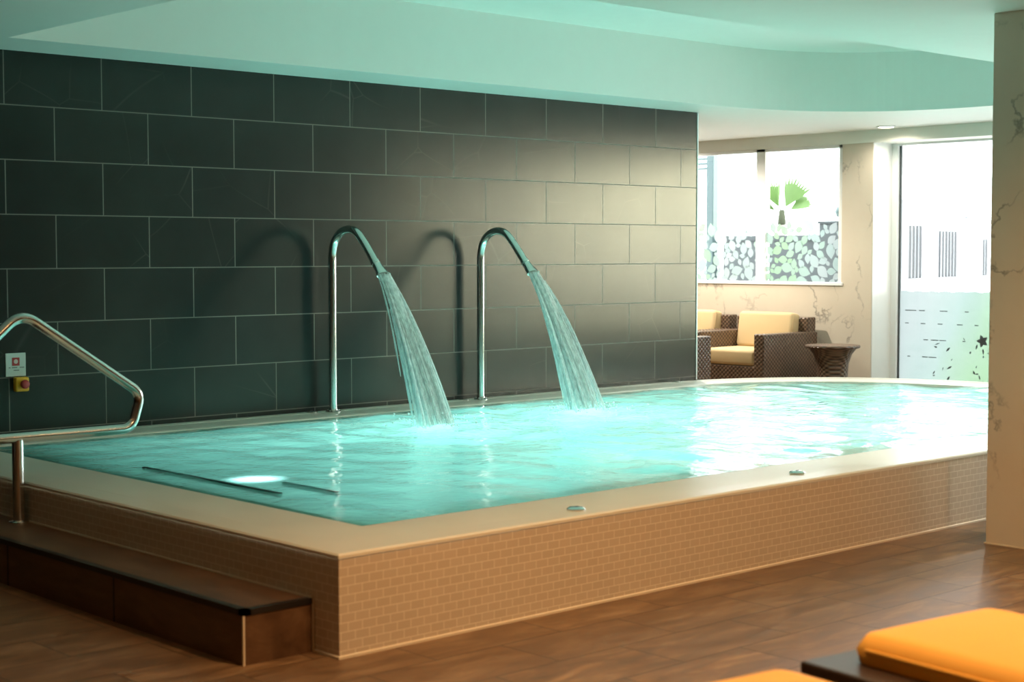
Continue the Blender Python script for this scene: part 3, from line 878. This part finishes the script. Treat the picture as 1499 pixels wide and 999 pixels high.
# ------------------------------------------------------------------ notices on the tiled wall
t = thing('safety_sign', 'white safety notice with red square emblem on the dark tiles', 'sign', (0.0385, -0.001, 0.771))
b = MB(); b.box((-0.060, -0.006, -0.066), (0.060, 0.0, 0.066), bevel=0.0015, seg=1); b.build('panel', M_SIGN, t)
b = MB(); b.box((-0.022, -0.0075, -0.006), (0.022, -0.0062, 0.040)); em = b.build('emblem', M_RED, t)
b = MB(); b.lathe([(0.013, -0.0006), (0.012, 0.0006)], seg=20); o = b.build('emblem_spot', M_PINK, em); o.rotation_euler = (PI / 2, 0, 0); o.location = (0, -0.0080, 0.018)
b = MB()
x = -0.042
while x < 0.044:
    wd = random.uniform(0.003, 0.006)
    if random.random() < 0.85: b.box((x, -0.0072, -0.0185), (x + wd, -0.0062, -0.0135))
    x += wd + 0.002
x = -0.013
while x < 0.013:
    wd = random.uniform(0.003, 0.006); b.box((x, -0.0072, -0.034), (x + wd, -0.0062, -0.029)); x += wd + 0.002
b.build('text_line', M_INK, t)
t = thing('emergency_switch', 'small yellow emergency switch with red knob below the white notice', 'switch', (0.062, -0.001, 0.660))
b = MB(); b.box((-0.041, -0.040, -0.041), (0.041, 0.0, 0.041), bevel=0.010, seg=3); b.build('housing', M_YEL, t)
b = MB(); b.lathe([(0.020, 0.0), (0.020, 0.012), (0.025, 0.016), (0.025, 0.026), (0.018, 0.031)], seg=24); o = b.build('knob', M_RED, t, True); o.rotation_euler = (PI / 2, 0, 0); o.location = (0.004, -0.040, 0.002)

# ------------------------------------------------------------------ caps on the rim
def make_cap(x, y, z, label):
    t = thing('drain_cap', label, 'drain cap', (x, y, z), 0, 'caps set in the pool rim')
    b = MB(); b.lathe([(0.038, 0.0), (0.038, 0.006), (0.030, 0.012), (0.012, 0.014)], seg=28); autosmooth(b.build('disc', M_STEEL, t), 50)
    b = MB(); b.box((-0.010, -0.003, 0.013), (0.010, 0.003, 0.016)); b.build('slot', M_DARK, t)
make_cap(0.525, -3.975, RIM - 0.001, 'round metal cap on the front rim below the two spouts')
make_cap(2.033, -3.935, RIM - 0.001, 'round metal cap on the front rim nearest the marble pillar')
make_cap(2.03, -0.060, RIM - 0.001, 'small metal cap at the foot of the spout nearer the handrail')
make_cap(3.34, -0.060, RIM - 0.001, 'small metal cap at the foot of the spout nearer the windows')
make_cap(5.58, -0.065, RIM - 0.001, 'small metal cap on the back coping near the tiled wall end')
make_cap(0.51, -0.060, RIM - 0.001, 'small metal cap on the back coping just behind the handrail bend')

# ------------------------------------------------------------------ terrace outside
t = thing('palm_tree', 'green fan palm outside the lounge window', 'palm', (12.2, 3.99, -0.02))
b = MB(); b.tube([(0, 0, 0), (0.01, 0.01, 0.6), (-0.01, 0, 1.2), (0, 0, 1.77)], [0.075, 0.06, 0.05, 0.045], 12); b.build('trunk', M_TRUNK, t, True)
def fan(parent, az, tilt, L, R, nb, zb):
    b = MB()
    d = Vector((math.cos(az) * math.sin(tilt), math.sin(az) * math.sin(tilt), math.cos(tilt)))
    base = Vector((0, 0, zb)); hub = base + d * L
    b.tube([base, base + d * L * .5 + Vector((0, 0, .01)), hub], 0.007, 6)
    side = d.cross(Vector((0.3, 0.2, 1))).normalized() if abs(d.z) < .95 else Vector((0.66, -0.75, 0))
    side = (Vector((0.70, -0.70, 0.0)) * 0.7 + side * 0.3); side = (side - d * side.dot(d)).normalized()
    nrm = d.cross(side)
    for i in range(nb):
        a = math.radians(-27 + 54 * i / (nb - 1))
        dr = d * math.cos(a) + side * math.sin(a)
        ln = R * (0.75 + 0.25 * math.cos(a)) * random.uniform(.9, 1.05)
        wv = side * math.cos(a) - d * math.sin(a)
        p = [hub, hub + dr * ln * .5 + wv * 0.024 + nrm * .006, hub + dr * ln - Vector((0, 0, .05 * ln)), hub + dr * ln * .5 - wv * 0.024 - nrm * .006]
        q = [x + nrm * 0.003 for x in p]
        va = [b.bm.verts.new(x) for x in p]; vb = [b.bm.verts.new(x) for x in q]
        b.bm.faces.new(va); b.bm.faces.new(vb[::-1])
        for j in range(4): b.bm.faces.new((va[j], vb[j], vb[(j + 1) % 4], va[(j + 1) % 4]))
    b.build('frond', M_FROND, parent)
for az, tilt, L, R in ((2.35, .40, .10, .46), (-0.8, .46, .10, .50), (-0.78, 1.05, .12, .34), (2.35, 1.0, .10, .30)):
    fan(t, az, tilt, L, R, 9, 1.90)
b = MB(); b.tube([(0, 0, 1.77), (0, 0, 1.86), (0, 0, 1.96)], [0.055, 0.048, 0.03], 12); b.build('crown_shaft', M_SHAFT, t, True)

t = thing('planter_box', 'long grey planter trough behind the leaf patterned window film', 'planter', (11.2, 3.05, -0.02))
b = MB(); b.box((-0.2, -0.88, 0.06), (0.2, 0.90, 1.60), bevel=0.01); b.build('body', M_GREY, t)
b = MB(); b.box((-0.22, -0.90, 1.56), (0.22, 0.92, 1.62)); b.build('rim', M_GREY, t)
b = MB(); b.box((-0.18, -0.86, 0.0), (0.18, 0.88, 0.06)); b.build('plinth', M_GREY, t)
t = thing('grey_cabinet', 'square grey cabinet outside at the marble pier', 'cabinet', (10.8, 2.17, -0.02))
b = MB(); b.box((-0.12, -0.16, 0.03), (0.12, 0.13, 1.74), bevel=0.006); b.build('body', M_GREY, t)
b = MB(); b.box((-0.135, -0.175, 1.74), (0.135, 0.145, 1.77), bevel=0.004); b.build('lid', M_GREY, t)
b = MB(); b.box((-0.11, -0.15, 0.0), (0.11, 0.12, 0.03)); b.build('plinth', M_DARK, t)
t = thing('garden_lamp', 'small grey globe lamp on a post outside at the marble pier', 'garden lamp', (10.55, 1.90, -0.02))
b = MB(); b.tube([(0, 0, 0), (0, 0, 1.80)], 0.018, 10); b.build('post', M_OUTW, t, True)
b = MB(); b.lathe([(0.02, 1.80), (0.06, 1.815), (0.078, 1.86), (0.065, 1.91), (0.02, 1.94)], seg=20); b.build('globe', M_GREYMETAL, t, True)

t = thing('metal_pergola', 'grey green metal post with curved top rails outside beside the tiled wall end', 'pergola', (11.0, 4.13, -0.02))
b = MB(); b.box((-0.05, -0.06, 0), (0.05, 0.05, 2.60), bevel=0.01); b.build('post', M_GREYMETAL, t)
for zz in (2.56, 2.50, 2.44):
    b = MB(); b.tube(fillet([(-0.02, -0.02, zz - 0.22), (-0.02, -0.02, zz), (-0.02, 1.5, zz)], 0.06, 6), 0.016, 10); b.build('rail', M_GREYMETAL, t, True)

# white railings beyond the glass door
P0, P1 = Vector((13.77, 3.21, 0)), Vector((16.29, 3.86, 0))
dirf = (P1 - P0).normalized()
def make_fence(a, b_, h, label, panels, zbot=1.03, post=True, endpost=True):
    L = (b_ - a).length; ang = math.atan2((b_ - a).y, (b_ - a).x)
    t = thing('railing', label, 'railing', (a.x, a.y, -0.02), ang, 'white railings outside the glass door')
    m_ = MB(); m_.box((0, -0.025, h - 0.05), (L, 0.025, h), bevel=0.004); m_.build('top_rail', M_OUTW, t)
    m_ = MB(); m_.box((0, -0.025, 0.12), (L, 0.025, 0.16), bevel=0.004); m_.build('bottom_rail', M_OUTW, t)
    m_ = MB(); m_.box((0, -0.02, zbot), (L, 0.02, zbot + 0.04), bevel=0.004); m_.build('middle_rail', M_OUTW, t)
    n = int(L / 0.135)
    for i in range(1, n):
        m_ = MB(); m_.tube([(L * i / n, 0, 0.14), (L * i / n, 0, h + 0.06)], 0.0075, 8); m_.build('bar', M_OUTW, t, True)
    for x in ((0, L) if endpost else (0,)):
        m_ = MB(); m_.box((x - 0.07, -0.07, 0), (x + 0.07, 0.07, h + 0.12), bevel=0.006); m_.build('post', M_OUTW, t)
    for x0, x1, z0, z1 in panels:
        m_ = MB(); m_.box((x0, 0.05, z0), (x1, 0.07, z1)); m_.build('panel', M_PANEL, t)
make_fence(P0 - dirf * 0.15, P1 + dirf * 0.15, 1.98, 'white barred railing with grey panels seen left of its square post', ((0.25, 1.0, 1.07, 1.78), (1.75, 2.5, 1.07, 1.72)))
Q0 = P1 + dirf * 0.55
make_fence(Q0, Q0 + dirf * 2.2, 1.90, 'white barred railing seen between the square post and the marble pillar', ((0.05, 0.7, 1.07, 1.62),), endpost=False)
